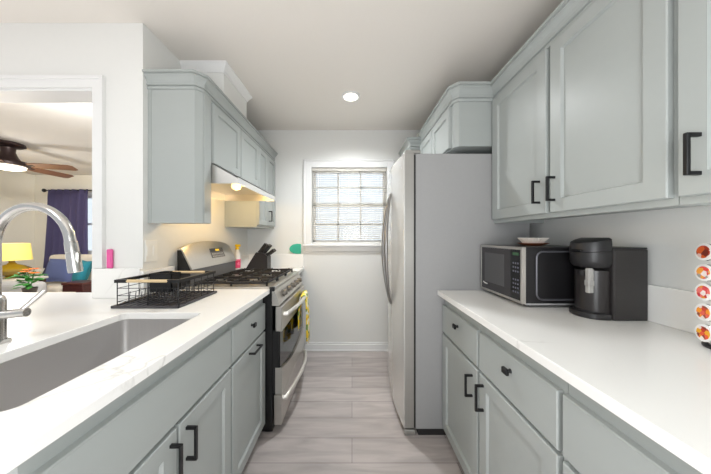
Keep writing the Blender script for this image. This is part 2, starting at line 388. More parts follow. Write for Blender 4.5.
# ---- worktops
def rrect(x0, x1, y0, y1, r, n=6):
    pts = []
    for cx, cy, a0 in ((x1-r, y1-r, 0), (x0+r, y1-r, 90), (x0+r, y0+r, 180), (x1-r, y0+r, 270)):
        for k in range(n+1):
            a = math.radians(a0+90*k/n); pts.append((cx+r*math.cos(a), cy+r*math.sin(a)))
    return pts
def slab(outer, hole, z0, z1):
    bm = bmesh.new(); es = []
    for loop in ([outer, hole] if hole else [outer]):
        vs = [bm.verts.new((x, y, z1)) for x, y in loop]
        es += [bm.edges.new((vs[i], vs[(i+1) % len(vs)])) for i in range(len(vs))]
    bmesh.ops.triangle_fill(bm, edges=es, use_beauty=True)
    r = bmesh.ops.extrude_face_region(bm, geom=bm.faces[:])
    for g in r['geom']:
        if isinstance(g, bmesh.types.BMVert): g.co.z = z0
    return B().bm(bm)
SH = (-1.03, -.672, .475, 1.098)
outer = [(-.54, .33), (-.54, 1.594), (XL+.001, 1.594), (XL+.001, YF-.001), (OX-.013, YF-.001), (OX-.013, YF2+.005), (-2.45, YF2+.005), (-2.45, .33)]
o = slab(outer, rrect(*SH, .028), .884, .914).build('worktop', quartz_m, loc=(-1.2, .8, .884))
m = o.modifiers.new('bevel', 'BEVEL'); m.width = .002; m.limit_method = 'ANGLE'; m.angle_limit = math.radians(60)
tag(o, 'white quartz worktop around the sink, running through the wall opening', 'worktop')
tag(bx(XL+.001, -.54, 2.345, YW-.001, .884, .914, .002).build('worktop', quartz_m), 'small white quartz worktop beyond the stove, under the knife block', 'worktop')
tag(bx(.5485, XR-.001, -.4, 1.562, .884, .914, .002).build('worktop', quartz_m), 'long white quartz worktop on the right, under microwave and coffee maker', 'worktop')

# ---- sink
t = thing('kitchen_sink', 'undermount stainless steel sink bowl set in the white worktop', 'sink', (-.85, .78, .70))
b = B(); n = len(rrect(*SH, .03))
def ring(ins, z, r):
    return [(x, y, z) for x, y in rrect(SH[0]+ins, SH[1]-ins, SH[2]+ins, SH[3]-ins, r)]
R = [ring(-.018, .8835, .04), ring(-.002, .8835, .03), ring(-.002, .71, .03), ring(.004, .698, .03), ring(.016, .690, .03), ring(.018, .687, .03), ring(-.004, .70, .035), ring(-.005, .8815, .035), ring(-.018, .8815, .04)]
vs = sum(R, []); fs = []
for i in range(4):
    for k in range(n): fs.append((i*n+k, i*n+(k+1) % n, (i+1)*n+(k+1) % n, (i+1)*n+k))
fs.append(tuple(range(4*n, 5*n)))
for i in range(5, 8):
    for k in range(n): fs.append((i*n+k, i*n+(k+1) % n, (i+1)*n+(k+1) % n, (i+1)*n+k))
fs.append(tuple(range(5*n, 6*n)))
for k in range(n): fs.append((8*n+k, 8*n+(k+1) % n, (k+1) % n, k))
B().add(vs, fs).build('bowl', sinks_m, t, smooth=True)
B().lathe((-.93, .78, .6905), [(.045, 0), (.045, .002), (.036, .003), (.03, .0), (.005, -.001)], 24).build('drain', chrome_m, t, smooth=True)
# ---- faucet
FX, FY = -1.146, .78
t = thing('kitchen_faucet', 'brushed nickel gooseneck faucet with pull-down spray head at the sink', 'faucet', (FX, FY, .914))
B().lathe((FX, FY, .9145), [(.032, 0), (.032, .006), (.025, .010), (.0235, .015), (.0235, .135), (.019, .15), (.0145, .155)], 24).build('body', chrome_m, t, smooth=True)
cx, cz, r = FX+.121, 1.233, .121
pts = [(FX, FY, 1.06), (FX, FY, 1.15)]
for k in range(0, 21):
    a = math.radians(180-172*k/20); pts.append((cx+r*math.cos(a), FY, cz+r*math.sin(a)))
px_, pz_ = pts[-1][0], pts[-1][2]
pts.append((px_+.004, FY, pz_-.02))
B().tube(pts, .0135, 16).build('spout', chrome_m, t, smooth=True)
h0 = Vector((px_+.002, FY, pz_-.008)); hd = Vector((.17, 0, -1)).normalized()
b = B().lathe(h0, [(.0145, 0), (.0155, .006), (.016, .035), (.0152, .036), (.0152, .039), (.0162, .04), (.0175, .09), (.0168, .1), (.012, .101)], 20, tuple(hd))
hh = b.build('spray_head', chrome_m, t, smooth=True)
q = h0+hd*.055
B().box(q.x+.010, q.x+.019, FY-.007, FY+.007, q.z-.02, q.z+.02, .003).build('button', chrome_m, hh)
B().tube([(FX, FY, 1.004), (FX+.042, FY+.011, 1.007), (FX+.043, FY+.0113, 1.0071), (FX+.076, FY+.02, 1.0085)], [.0145, .0145, .0142, .0142], 18).build('valve', chrome_m, t, smooth=True)
b = B(); a0 = Vector((FX+.062, FY+.018, 1.016)); a1 = Vector((FX+.074, FY+.066, 1.068))
b.tube([a0, a0.lerp(a1, .3), a1], [.012, .0105, .0125], 12, flat=.6); b.build('lever', chrome_m, t, smooth=True)

# ---- dish rack
t = thing('dish_rack', 'black wire dish rack with wooden handles on a drain tray', 'dish rack', (-.99, 1.325, .914))
x0, x1, y0, y1 = -1.135, -.84, 1.175, 1.475
b = B().box(x0-.015, x1+.012, y0-.012, y1+.012, .9145, .919)
for a in ((x0-.018, x0-.01, y0-.016, y1+.016), (x1+.006, x1+.014, y0-.016, y1+.016), (x0-.018, x1+.014, y0-.016, y0-.008), (x0-.018, x1+.014, y1+.008, y1+.016)): b.box(*a, .9145, .927, .002)
for k in range(9): b.box(x0+.012+k*.032, x0+.018+k*.032, y0, y1, .919, .922)
b.build('tray', mat('tray_plastic', (62, 60, 64), .35, var=.15), t)
zt = 1.047
for x, sg in ((x0, 1), (x1, -1)):
    b = B().box(x-.009, x+.009, y0+.007, y1-.007, zt-.012, zt+.003)
    for y, e in ((y0, -1), (y1, 1)): b.box(x-sg*.009, x+sg*.05, y-.007, y+.007, zt-.012, zt+.003)
    b.build('top_rail', black_m, t)
for y in (y0, y1): B().tube([(x0+.048, y, zt-.004), (x1-.048, y, zt-.004)], .0075, 12).build('wooden_handle', wood_m, t, smooth=True)
b = B(); rw = .0016
for z in (.942, .972, 1.008):
    for y in (y0, y1): b.tube([(x0, y, z), (x1, y, z)], rw, 6)
    for x in (x0, x1): b.tube([(x, y0, z), (x, y1, z)], rw, 6)
for x in (x0, (x0+x1)/2, x1):
    for y in (y0, y1): b.tube([(x, y, .919), (x, y, zt-.01)], .0022, 6)
for k in range(1, 5):
    y = y0+(y1-y0)*k/5
    for x in (x0, x1): b.tube([(x, y, .927), (x, y, zt-.01)], rw, 6)
for k in range(1, 10):
    x = x0+(x1-x0)*k/10
    b.tube([(x, y0, .942), (x, y1, .942)], rw, 6)
    for j in range(5):
        y = y0+.03+j*.055
        b.tube([(x, y, .942), (x, y+.006, .985)], rw, 6)
b.build('wires', black_m, t)
b = B().box(-1.085, -.965, 1.30, 1.304, .965, 1.06).box(-1.085, -.965, 1.366, 1.37, .965, 1.06).box(-1.085, -1.081, 1.30, 1.37, .965, 1.06).box(-.969, -.965, 1.30, 1.37, .965, 1.06).box(-1.085, -.965, 1.30, 1.37, .962, .966)
b.box(-1.027, -1.023, 1.304, 1.366, .966, 1.055).build('utensil_cup', black_m, t)

# ---- pink thing on backsplash ledge, wall plate
tag(bx(-1.374, -1.345, YF-.0185, YF-.002, 1.0805, 1.187, .004).build('sponge', mat('pink_foam', (236, 98, 164), .7, var=.12, scale=(60, 60, 60), bump=.3)), 'slim pink sponge standing on the backsplash ledge beside the opening', 'sponge')
t = thing('wall_plate', 'white two-gang plate on the left wall above the dish rack', 'wall plate', (XL, 1.43, 1.11))
bx(XL+.0005, XL+.006, 1.385, 1.472, 1.112, 1.238, .002).build('plate', white_m, t)
for y in (1.407, 1.45): bx(XL+.006, XL+.009, y-.015, y+.015, 1.145, 1.205, .001).build('rocker', white_m, t)

# ------------------------------------------------------------------ upper cabinets, left
UB = XL+.0005; UX = -.882; UDF = -.862; UZ1 = 2.152
def crown(path, zb, zt, out, name):
    h = zt-zb
    k = h/.1
    pr = [(-.004, zb), (.007, zb), (.009, zb+.008*k), (.009, zb+.014*k), (.003, zb+.016*k), (.003, zb+.021*k), (.013, zb+.023*k), (.014, zb+.030*k), (.008, zb+.032*k), (.009, zb+.040*k), (.014, zb+.053*k), (.024, zb+.066*k), (out-.008, zb+.075*k), (out-.008, zb+.079*k), (out-.012, zb+.081*k), (out-.012, zb+.085*k), (out, zb+.087*k), (out, zt), (-.004, zt)]
    return struct(B().sweep(path, pr), name, sage_m)
t = thing('filler_cabinet', 'tall narrow sage upper cabinet end with clipped corner, left of the hood', 'cabinet', (-1.03, 1.46, 1.337), 'upper cabinets on the left')
B().prism([(UB, 1.409), (-.912, 1.409), (UX, 1.439), (UX, 1.513), (UB, 1.513)], 'z', 1.337, UZ1).build('carcass', sage_m, t)
bx(UX+.0, UX+.006, 1.442, 1.512, 1.340, 2.13, .001).build('stile', sage_m, t)
bx(UB, UB+.02, 1.4075, 1.409, 1.337, UZ1-.005).build('scribe_strip', sage_m, t)
t = thing('hood_cabinet', 'short sage upper cabinet with two doors above the range hood', 'cabinet', (-1.03, 1.88, 1.713), 'upper cabinets on the left')
bx(UB, UX, 1.5145, 2.254, 1.713, UZ1).build('carcass', sage_m, t)
B().panel(UDF, 1, .02, 1.518, 1.884, 1.718, 2.095, .05).build('door', sage_m, t)
B().panel(UDF, 1, .02, 1.894, 2.250, 1.718, 2.095, .05).build('door', sage_m, t)
t = thing('corner_cabinet', 'tall narrow sage upper cabinet with two slim doors by the back wall', 'cabinet', (-1.03, 2.5, 1.348), 'upper cabinets on the left')
bx(UB, UX, 2.2555, YW-.001, 1.348, UZ1).build('carcass', sage_m, t)
B().panel(UDF, 1, .02, 2.260, 2.488, 1.372, 2.095, .045).build('door', sage_m, t)
d = B().panel(UDF, 1, .02, 2.494, 2.735, 1.372, 2.095, .045).build('door', sage_m, t); pull_z(UDF, 1, 2.52, 1.415, 1.525, d)
crown([(UB, 1.409), (-.912, 1.409), (UX, 1.439), (UX, YW-.001)], UZ1-.04, 2.2, .042, 'trim_7')

# ---- range hood
t = thing('range_hood', 'slanted stainless range hood under the cabinet, lit by a warm bulb', 'range hood', (-.95, 1.88, 1.59))
hy0, hy1 = 1.5165, 2.2535
pro = [(UB, 1.59), (UB, 1.7125), (-.866, 1.7125), (-.715, 1.628), (-.715, 1.59)]
b = B()
for a, c in ((hy0, hy0+.003), (hy1-.003, hy1)): b.prism(pro, 'y', a, c)
b.prism([(UB, 1.7095), (UB, 1.7125), (-.866, 1.7125), (-.715, 1.628), (-.718, 1.625), (-.867, 1.7095)], 'y', hy0, hy1)
b.box(UB, UB+.003, hy0, hy1, 1.59, 1.71)
b.build('shell', steelh_m, t)
bx(-.7165, -.7115, hy0-.001, hy1+.001, 1.589, 1.629, .001).build('lip', mat('polished_lip', (228, 226, 222), .3, .6, var=.03), t)
bx(UB+.003, -.735, hy0+.003, hy1-.003, 1.648, 1.651).build('filter', steel_m, t)
b = B().lathe((-.81, 1.70, 1.649), [(.016, 0), (.018, -.012), (.028, -.026), (.032, -.042), (.026, -.056), (.012, -.063)], 20)
bb = b.build('bulb', bulb_m, t, smooth=True)
bx(-.725, -.712, 1.86, 1.91, 1.60, 1.606).build('switch', black_m, t)

# ------------------------------------------------------------------ range
ry0, ry1 = 1.5985, 2.341
t = thing('gas_range', 'stainless gas stove with black grates and yellow towel on its oven handle', 'stove', (-.8, 1.97, FZ))
bx(-1.155, -.523, ry0, ry1, FZ+.004, .902, .003).build('body', enamel_m, t)
b = B().box(-1.10, -.53, ry0, ry1, .902, .922, .003).box(-1.10, -.53, ry0, ry0+.02, .915, .928, .003).box(-1.10, -.53, ry1-.02, ry1, .915, .928, .003).box(-.56, -.512, ry0+.012, ry1, .905, .926, .005)
b.build('cooktop', steelh_m, t)
bx(-.545, -.510, ry0-.0005, ry0+.0125, .896, .927, .002).build('corner_cap', enamel_m, t)
# control panel
mat('knob_steel', (128, 124, 118), .35, .9, var=.1); satin = mat('satin_handle', (226, 223, 217), .32, .65, var=.04)
cpan = B().prism([(-.527, .905), (-.512, .905), (-.478, .81), (-.48, .803), (-.527, .803)], 'y', ry0, ry1).build('control_panel', steelh_m, t)
nrm = Vector((.095, 0, .034)).normalized()
for y in (1.74, 1.88, 2.0, 2.12, 2.24):
    c = Vector((-.494, y, .855))
    k = B().lathe(c, [(.026, 0), (.026, .004), (.02, .006), (.019, .028), (.016, .031), (.004, .032)], 18, tuple(nrm)).build('knob', MATS['knob_steel'], t, smooth=True)
# oven door
od = thing('oven_door', '', 'x', (-.48, 1.97, .22)); del od['category']; del od['label']; bpy.data.objects.remove(od)
OF = -.461
d = B().box(-.505, OF, ry0, ry1, .632, .797, .004)
d = d.build('oven_door', steelh_m, t)
bx(-.522, -.482, ry0+.002, ry1-.002, .219, .64).build('door_core', enamel_m, d)
arch = [(ry0, .219), (ry1, .219), (ry1, .395)]+[(ry1-(ry1-ry0)*k/16, .395-.06*math.sin(math.pi*k/16)) for k in range(1, 16)]+[(ry0, .395)]
B().prism(arch, 'x', -.505, OF).build('door_panel', steelh_m, d)
bx(-.481, -.474, ry0+.004, ry1-.004, .24, .632).build('oven_glass', glassb_m, d)
hp = [(OF-.002, ry0+.05, .735)]+[(OF+.012+.050*math.sin(math.pi*(k+.6)/13.2), ry0+.05+(ry1-ry0-.1)*k/12, .735+.012*math.sin(math.pi*k/12)) for k in range(13)]+[(OF-.002, ry1-.05, .735)]
B().tube(hp, .0145, 12).build('handle', satin, d, smooth=True)
dr = bx(-.515, OF-.002, ry0, ry1, .018, .211, .004).build('drawer', steelh_m, t)
hp = [(OF-.004, ry0+.04, .175)]+[(OF+.008+.056*math.sin(math.pi*(k+.5)/13), ry0+.04+(ry1-ry0-.08)*k/12, .175+.03*math.sin(math.pi*k/12)) for k in range(13)]+[(OF-.004, ry1-.04, .175)]
B().tube(hp, .016, 12).build('handle', satin, dr, smooth=True)
# backguard
by0, by1 = 1.615, 2.235
bg_ = B()
NS = 14
front_t = []
def ztop(u): return 1.178+.045*math.sin(math.pi*u)**.6 if 0 < u < 1 else 1.178
vs = []; fs = []
for i in range(NS+1):
    u = i/NS; y = by0+(by1-by0)*u; zt = ztop(u)
    vs += [(-1.062, y, 1.038), (-1.068, y, 1.052), (-1.128-.0*u, y, zt-.006), (-1.134, y, zt), (-1.16, y, zt), (-1.16, y, 1.038)]
for i in range(NS):
    for k in range(6): fs.append((i*6+k, i*6+(k+1) % 6, (i+1)*6+(k+1) % 6, (i+1)*6+k))
fs += [tuple(range(6)), tuple(range(NS*6+5, NS*6-1, -1))]
g = B().add(vs, fs).build('backguard', steelh_m, t, smooth=True)
for ya, yb in ((by0-.004, by0-.0005), (by1+.0005, by1+.004)):
    B().prism([(-1.159, .924), (-1.159, 1.168), (-1.136, 1.168), (-1.074, 1.04), (-1.074, .924)], 'y', ya, yb).build('end_cap', enamel_m, g)
bx(-1.155, -1.072, by0, by1, .922, 1.039).build('riser', mat('grey_riser', (118, 118, 120), .4, .5, var=.05), g)
def on_bg(y, h):   # point on sloped face
    zt = ztop((y-by0)/(by1-by0)); k = (h-1.052)/(zt-.006-1.052); return Vector((-1.068-.06*k, y, h))
def quad_on_bg(y0, y1, z0, z1, out):
    n = Vector((.12, 0, .06)).normalized()*out
    q = [on_bg(y0, z0), on_bg(y1, z0), on_bg(y1, z1), on_bg(y0, z1)]
    return [p+n for p in q]
def plate_on_bg(b, y0, y1, z0, z1, a, c):
    A = quad_on_bg(y0, y1, z0, z1, a); C = quad_on_bg(y0, y1, z0, z1, c)
    b.add(A+C, [(0, 1, 2, 3), (7, 6, 5, 4), (0, 1, 5, 4), (1, 2, 6, 5), (2, 3, 7, 6), (3, 0, 4, 7)])
b = B(); plate_on_bg(b, 1.885, 2.075, 1.092, 1.165, -.002, .002); ds = b.build('display', mat('display_grey', (74, 74, 76), .3, var=.2, scale=(60, 60, 60)), g)
b = B(); plate_on_bg(b, 1.895, 2.065, 1.138, 1.162, .002, .003); b.build('clock_window', glassb_m, ds)
b = B()
for k in range(4): plate_on_bg(b, 1.96+k*.014, 1.969+k*.014, 1.143, 1.157, .003, .0035)
b.build('clock_digits', mat('clock_led', (230, 200, 60), .5, emit=(235, 200, 50), estr=.8, var=.01), ds)
b = B()
for k in range(8):
    for j in range(2): plate_on_bg(b, 1.897+k*.021, 1.911+k*.021, 1.098+j*.018, 1.109+j*.018, .002, .003)
b.build('buttons', mat('button_grey', (150, 150, 150), .5, var=.05), ds)
# grates and burners
for (ga, gb) in ((ry0+.025, ry0+.245), (ry0+.262, ry0+.482), (ry0+.499, ry0+.718)):
    b = B(); zx = .952
    def bar(xa, xb, ya, yb): b.box(xa, xb, ya, yb, zx-.012, zx+.004, .003)
    xa, xb = -1.055, -.565; w_ = .011
    for y in (ga, gb-w_): bar(xa, xb, y, y+w_)
    for x in (xa, (xa+xb)/2-w_/2, xb-w_): bar(x, x+w_, ga, gb)
    ym = (ga+gb)/2
    bar(xa, xa+.085, ym-w_/2, ym+w_/2); bar(xb-.085, xb, ym-w_/2, ym+w_/2); bar((xa+xb)/2-.08, (xa+xb)/2+.08, ym-w_/2, ym+w_/2)
    for x in (xa+.12, xb-.12):
        bar(x-w_/2, x+w_/2, ga, ga+.07); bar(x-w_/2, x+w_/2, gb-.07, gb)
    for x in (xa, (xa+xb)/2-w_/2, xb-w_):
        for y in (ga, gb-w_): b.box(x, x+w_, y, y+w_, .922, zx-.01, .002)
    for x in (xa+.03, xa+.2, xb-.2, xb-.04):
        for y in (ga, gb-w_): b.box(x, x+w_, y, y+w_, zx, zx+.010, .003)
    b.build('grate', iron_m, t)
for (x, y, r) in ((-.935, ry0+.135, .045), (-.685, ry0+.135, .05), (-.81, ry0+.372, .055), (-.935, ry0+.608, .04), (-.685, ry0+.608, .05)):
    q = B().lathe((x, y, .921), [(r, 0), (r, .004), (r*.82, .006), (r*.8, .012)], 22).build('burner', mat('burner_alloy', (196, 176, 150), .4, .7, var=.1) if 'burner_alloy' not in MATS else MATS['burner_alloy'], t, smooth=True)
    B().lathe((x, y, .933), [(r*.7, 0), (r*.74, .003), (r*.7, .007), (r*.2, .008)], 22).build('burner_cap', iron_m, q, smooth=True)
# ---- towel
ty0, ty1 = 2.03, 2.235
vs = []; fs = []
# handle near there
hx, hz, hr = OF+.049, .741, .018
prof = [(hx-hr-.012, .47), (hx-hr-.012, .60), (hx-hr-.002, .72)]+[(hx+hr*math.cos(math.radians(a)), hz+hr*math.sin(math.radians(a))) for a in (160, 120, 90, 60, 20)]+[(hx+hr+.006, .70), (hx+hr+.010, .60), (hx+hr+.010, .48), (hx+hr+.012, .36)]
NW = 10
for j in range(NW+1):
    y = ty0+(ty1-ty0)*j/NW
    sag = -.022*((y-1.97)/.32)**2*1.4
    for i, (x, z) in enumerate(prof):
        wv = .010*math.sin(j*1.7)*(1 if i > 8 else .1)*(i-7)/4 if i > 7 else 0
        vs.append((x+sag+wv, y, z+.008*math.sin(j*.9)*(1 if i in (0, len(prof)-1) else 0)))
m_ = len(prof)
for j in range(NW):
    for i in range(m_-1): fs.append((j*m_+i, j*m_+i+1, (j+1)*m_+i+1, (j+1)*m_+i))
o = B().add(vs, fs).build('dish_towel', spots('lemon_towel', (240, 200, 40), [(246, 212, 40), (240, 238, 228), (250, 226, 90), (236, 190, 20), (238, 236, 226), (120, 150, 70)], 34), smooth=True)
md = o.modifiers.new('thick', 'SOLIDIFY'); md.thickness = .009; md.offset = 1
tag(o, 'yellow and white patterned dish towel hanging on the oven door handle', 'towel')

# ------------------------------------------------------------------ things beyond the stove
t = thing('soap_bottle', 'clear bottle with yellow cap and pink label behind the stove backguard', 'bottle', (-1.122, 2.375, .914))
B().lathe((-1.122, 2.375, .9145), [(.028, 0), (.03, .004), (.03, .17), (.026, .19), (.013, .215), (.013, .222)], 20).build('bottle_body', mat('milky_plastic', (228, 226, 224), .35, var=.03), t, smooth=True)
B().lathe((-1.122, 2.375, .955), [(.0305, 0), (.0308, .001), (.0308, .085), (.0305, .086)], 20).build('label_band', spots('pink_label', (220, 60, 110), [(222, 60, 112), (235, 120, 150), (210, 40, 90)], 60), t)
b = B().lathe((-1.122, 2.375, 1.134), [(.018, 0), (.018, .018), (.010, .02), (.010, .03)], 16).box(-1.14, -1.092, 2.362, 2.388, 1.160, 1.184, .004)
b.build('cap', mat('yellow_plastic', (242, 202, 20), .4, var=.04), t)
# knife block
kx, ky = -.98, 2.56
t = thing('knife_block', 'black slanted knife block on the worktop beyond the stove', 'knife block', (kx, ky, .914))
poly = [(-1.10, .9145), (-.868, .9145), (-.868, 1.055), (-.915, 1.09), (-.985, 1.098)]
B().prism(poly, 'y', 2.49, 2.60).build('block', mat('black_wood_block', (40, 38, 40), .45, var=.15, scale=(20, 20, 60)), t)
bx(-1.095, -.872, 2.488, 2.602, .914, .919).build('base_pad', blackp_m, t)
kn = 0
def knife(p, d, L, name, label):
    p = Vector(p); d = Vector(d).normalized()
    r = thing(name, label, 'knife', tuple(p), 'knives in the knife block')
    B().tube([p+d*.003, p+d*.012, p+d*L*.6, p+d*L], [.0125, .011, .012, .013], 10, flat=1.3).build('handle', blackp_m, r, smooth=True)
    B().box(p.x-.0015, p.x+.0015, p.y-.007, p.y+.007, p.z-.03, p.z+.002).build('blade', steel_m, r)
dd = (.62, 0, .78)
for i, y in enumerate((2.512, 2.545, 2.58)):
    knife((-.962, y, 1.0952), dd, .115-.004*i, 'kitchen_knife', 'black handled knife at the upper back of the knife block')
for i, y in enumerate((2.512, 2.545, 2.58)):
    knife((-.925, y, 1.0895), dd, .105, 'kitchen_knife', 'black handled knife in the middle row of the knife block')
for i, y in enumerate((2.515, 2.545, 2.577)):
    knife((-.884, y, 1.067), (.80, 0, .60), .09, 'kitchen_knife', 'short black handled knife in the low front row of the knife block')
# teal holder on ledge
b = B()
poly = [(-.575, 1.066), (-.575, 1.178), (-.62, 1.180), (-.665, 1.172), (-.695, 1.15), (-.706, 1.122), (-.695, 1.094), (-.665, 1.073), (-.62, 1.066)]
b.prism(poly, 'y', YW-.022, YW-.002)
o = b.build('sponge_holder', mat('teal_plastic', (58, 178, 150), .35, var=.08)); tag(o, 'teal green rounded holder on the backsplash ledge left of the window', 'holder')
md = o.modifiers.new('bevel', 'BEVEL'); md.width = .006; md.segments = 3

# ------------------------------------------------------------------ ceiling light
t = thing('ceiling_light', 'small round recessed light glowing in the kitchen ceiling', 'ceiling light', (-.01, 2.087, TOP-.012))
B().lathe((-.01, 2.087, TOP-.0005), [(.078, 0), (.078, -.006), (.07, -.012), (.06, -.012), (.058, -.004)], 32).build('trim_ring', trim_m, t, smooth=True)
B().lathe((-.01, 2.087, TOP-.004), [(.058, 0), (.056, -.004), (.02, -.0055)], 28).build('lens', lampglow, t, smooth=True)

# ------------------------------------------------------------------ refrigerator
t = thing('refrigerator', 'tall stainless refrigerator with two curved handles and grey side', 'refrigerator', (.75, 1.91, FZ))
fy0, fy1 = 1.568, 2.262
bx(.412, 1.15, fy0, fy1, .015, 1.795, .004).build('cabinet', fr_side, t)
bx(.40, .414, fy0+.006, fy1-.006, .02, 1.79).build('gasket', dark_gap, t)
def fx(y): u = (y-(fy0+fy1)/2)/((fy1-fy0)/2); return .3355-.026*(1-u*u)
mid = (fy0+fy1)/2
for (ya, yb, sgn) in ((fy0, mid-.003, -1), (mid+.003, fy1, 1)):
    pl = [(.400, ya), (.400, yb)]+[(fx(yb+(ya-yb)*k/10), yb+(ya-yb)*k/10) for k in range(11)]
    d = B().prism(pl, 'z', .022, 1.80).build('door', fr_door, t, smooth=True)
    md = d.modifiers.new('bevel', 'BEVEL'); md.width = .004; md.segments = 2; md.limit_method = 'ANGLE'; md.angle_limit = math.radians(50)
    if sgn < 0:
        bx(.341, .399, fy0-.0015, fy0, .025, 1.796).build('door_edge', fr_edge, d)
        B().lathe((.3325, fy0+.05, 1.715), [(.012, 0), (.012, .003), (.004, .004)], 16, (-1, 0, -.02)).build('badge', mat('badge_grey', (120, 120, 122), .3, .8, var=.02), d)
    hp = []
    for k in range(21):
        u = k/20; z = .735+.86*u; bow = math.sin(math.pi*u)
        hp.append((fx(mid)-.004-.050*bow**.75, mid+sgn*(.014+.075*bow), z))
    B().tube(hp, [.008+.006*math.sin(math.pi*k/20) for k in range(21)], 12).build('handle', bow_m, d, smooth=True)
for y in (fy0+.02, fy1-.05): bx(.35, .45, y, y+.03, 1.801, 1.825, .004).build('hinge_cover', fr_edge, t)
for y in (fy0+.002, fy1-.03): B().box(.338, .41, y, y+.03, FZ, .006, .006).build('foot', fr_edge, t)
bx(.43, 1.14, fy0+.01, fy1-.01, FZ, .015).build('base_grille', dark_gap, t)

# ------------------------------------------------------------------ upper cabinets, right
UR = XR-.0005; URX = .913; URF = .893; UT = 2.15
def upper_r(label, y0, y1, doors, pulls, z0=1.345):
    t = thing('wall_cabinet', label, 'cabinet', ((URX+UR)/2, (y0+y1)/2, z0), 'upper cabinets on the right')
    b = B().box(URX, UR, y0, y1, z0+.02, UT).box(URX, URX+.02, y0, y1, z0, z0+.02).box(URX+.02, UR, y0, y0+.016, z0, z0+.02).box(URX+.02, UR, y1-.016, y1, z0, z0+.02)
    b.build('carcass', sage_m, t)
    for (a, c), p in zip(doors, pulls):
        d = B().panel(URF, -1, .02, a, c, 1.366, 2.124).build('door', sage_m, t)
        pull_z(URF, -1, p, 1.415, 1.524, d)
upper_r('pale sage upper cabinet with two doors above the microwave', .679, 1.566, ((1.120, 1.552), (.689, 1.098)), (1.158, 1.072))
upper_r('pale sage upper cabinet at the right frame edge nearest the camera', -.25, .677, ((.215, .668), (-.24, .205)), (.625, .165))
OXF = .665
t = thing('refrigerator_cabinet', 'deep sage cabinet with clipped corner above the refrigerator', 'cabinet', (.93, 1.95, 1.84), 'upper cabinets on the right')
B().prism([(UR, 1.5675), (.691, 1.5675), (OXF, 1.594), (OXF, 2.328), (UR, 2.328)], 'z', 1.842, UT).build('carcass', sage_m, t)
B().panel(OXF-.02, -1, .02, 1.624, 1.960, 1.85, 2.124, .05).build('door', sage_m, t)
B().panel(OXF-.02, -1, .02, 1.975, 2.305, 1.85, 2.124, .05).build('door', sage_m, t)
PX = .566
t = thing('pantry_cabinet', 'small sage upper cabinet behind the refrigerator beside the window', 'cabinet', (.9, 2.54, 1.4), 'upper cabinets on the right')
bx(PX, UR, 2.3295, YW-.028, 1.40, 2.12).build('carcass', sage_m, t)
B().panel(PX-.02, -1, .02, 2.35, 2.70, 1.42, 2.09, .05).build('door', sage_m, t)
crown([(PX, YW-.028), (PX, 2.3295), (OXF+.002, 2.3295)], 2.10, 2.195, .045, 'trim_8')
crown([(OXF, 2.328), (OXF, 1.594), (.691, 1.5675), (URX, 1.5675), (URX, -.25)], 2.13, 2.232, .043, 'trim_9')

# ------------------------------------------------------------------ microwave and dish
mx0, mx1, my0, my1, mz0, mz1 = .818, 1.20, 1.17, 1.545, .932, 1.207
t = thing('microwave_oven', 'black and stainless microwave on the right worktop beside the refrigerator', 'microwave', (1.0, 1.36, .914))
b = B().box(mx0+.02, mx1, my0, my1, mz0, mz1, .004)
b.build('casing', blackp_m, t)
# embossed side panel ring
pl = rrect(mx0+.07, mx1-.02, mz0+.022, mz1-.022, .03); b = B()
path = [(x, my0-.001, z) for x, z in pl]; path.append(path[0]); b.tube(path, .0045, 6)
b.build('side_emboss', mat('grey_emboss', (92, 92, 98), .35, .2, var=.05), t, smooth=True)
bx(mx0+.02, mx1, my0-.001, my0+.01, mz0-.004, mz0+.004).build('bottom_edge', mat('zinc_edge', (196, 196, 198), .4, .5, var=.04), t)
f = B().box(mx0, mx0+.02, my0, my1, mz0, mz0+.012, .001).box(mx0, mx0+.02, my0, my1, mz1-.014, mz1, .001).box(mx0, mx0+.02, my0, my0+.012, mz0+.012, mz1-.014, .001).box(mx0, mx0+.02, my1-.01, my1, mz0+.012, mz1-.014, .001)
f.build('front_frame', steelh_m, t)
d = bx(mx0+.002, mx0+.019, my0+.087, my1-.01, mz0+.012, mz1-.014).build('door', mat('smoke_door', (58, 56, 58), .15, var=.05), t)
bx(mx0+.0005, mx0+.003, my0+.14, my1-.045, mz0+.055, mz1-.045, .001).build('door_window', mesh_m, d)
# small maker's script on the door
b = B(); x = mx0+.0012; yy = my1-.03; zz = mz0+.035
pts = [(x, yy-.0, zz+.010), (x, yy-.004, zz+.016), (x, yy-.010, zz+.012), (x, yy-.010, zz+.006), (x, yy-.016, zz+.012), (x, yy-.020, zz+.005), (x, yy-.026, zz+.011), (x, yy-.031, zz+.004), (x, yy-.038, zz+.010), (x, yy-.046, zz+.006)]
b.tube(pts, .0018, 6); b.build('logo', mat('logo_silver', (225, 222, 218), .4, .2, var=.02), d)
k = bx(mx0+.002, mx0+.019, my0+.012, my0+.086, mz0+.012, mz1-.014).build('control_panel', glassb_m, t)
bx(mx0+.0008, mx0+.003, my0+.025, my0+.07, mz1-.043, mz1-.028).build('display', mat('green_display', (46, 70, 50), .2, emit=(60, 120, 70), estr=.15, var=.05), k)
btn = mat('keypad_grey', (98, 98, 112), .4, var=.05)
b = B()
for i in range(3):
    for j in range(8):
        if j == 4: continue
        y = my0+.026+i*.017; z = mz0+.045+j*.0205
        b.box(mx0+.001, mx0+.003, y, y+.010, z, z+.009, .001)
b.build('buttons', btn, k)
b = B()
for x in (mx0+.05, mx1-.04):
    for y in (my0+.04, my1-.04): b.lathe((x, y, .9145), [(.014, 0), (.014, .019)], 12)
b.build('feet', blackp_m, t)
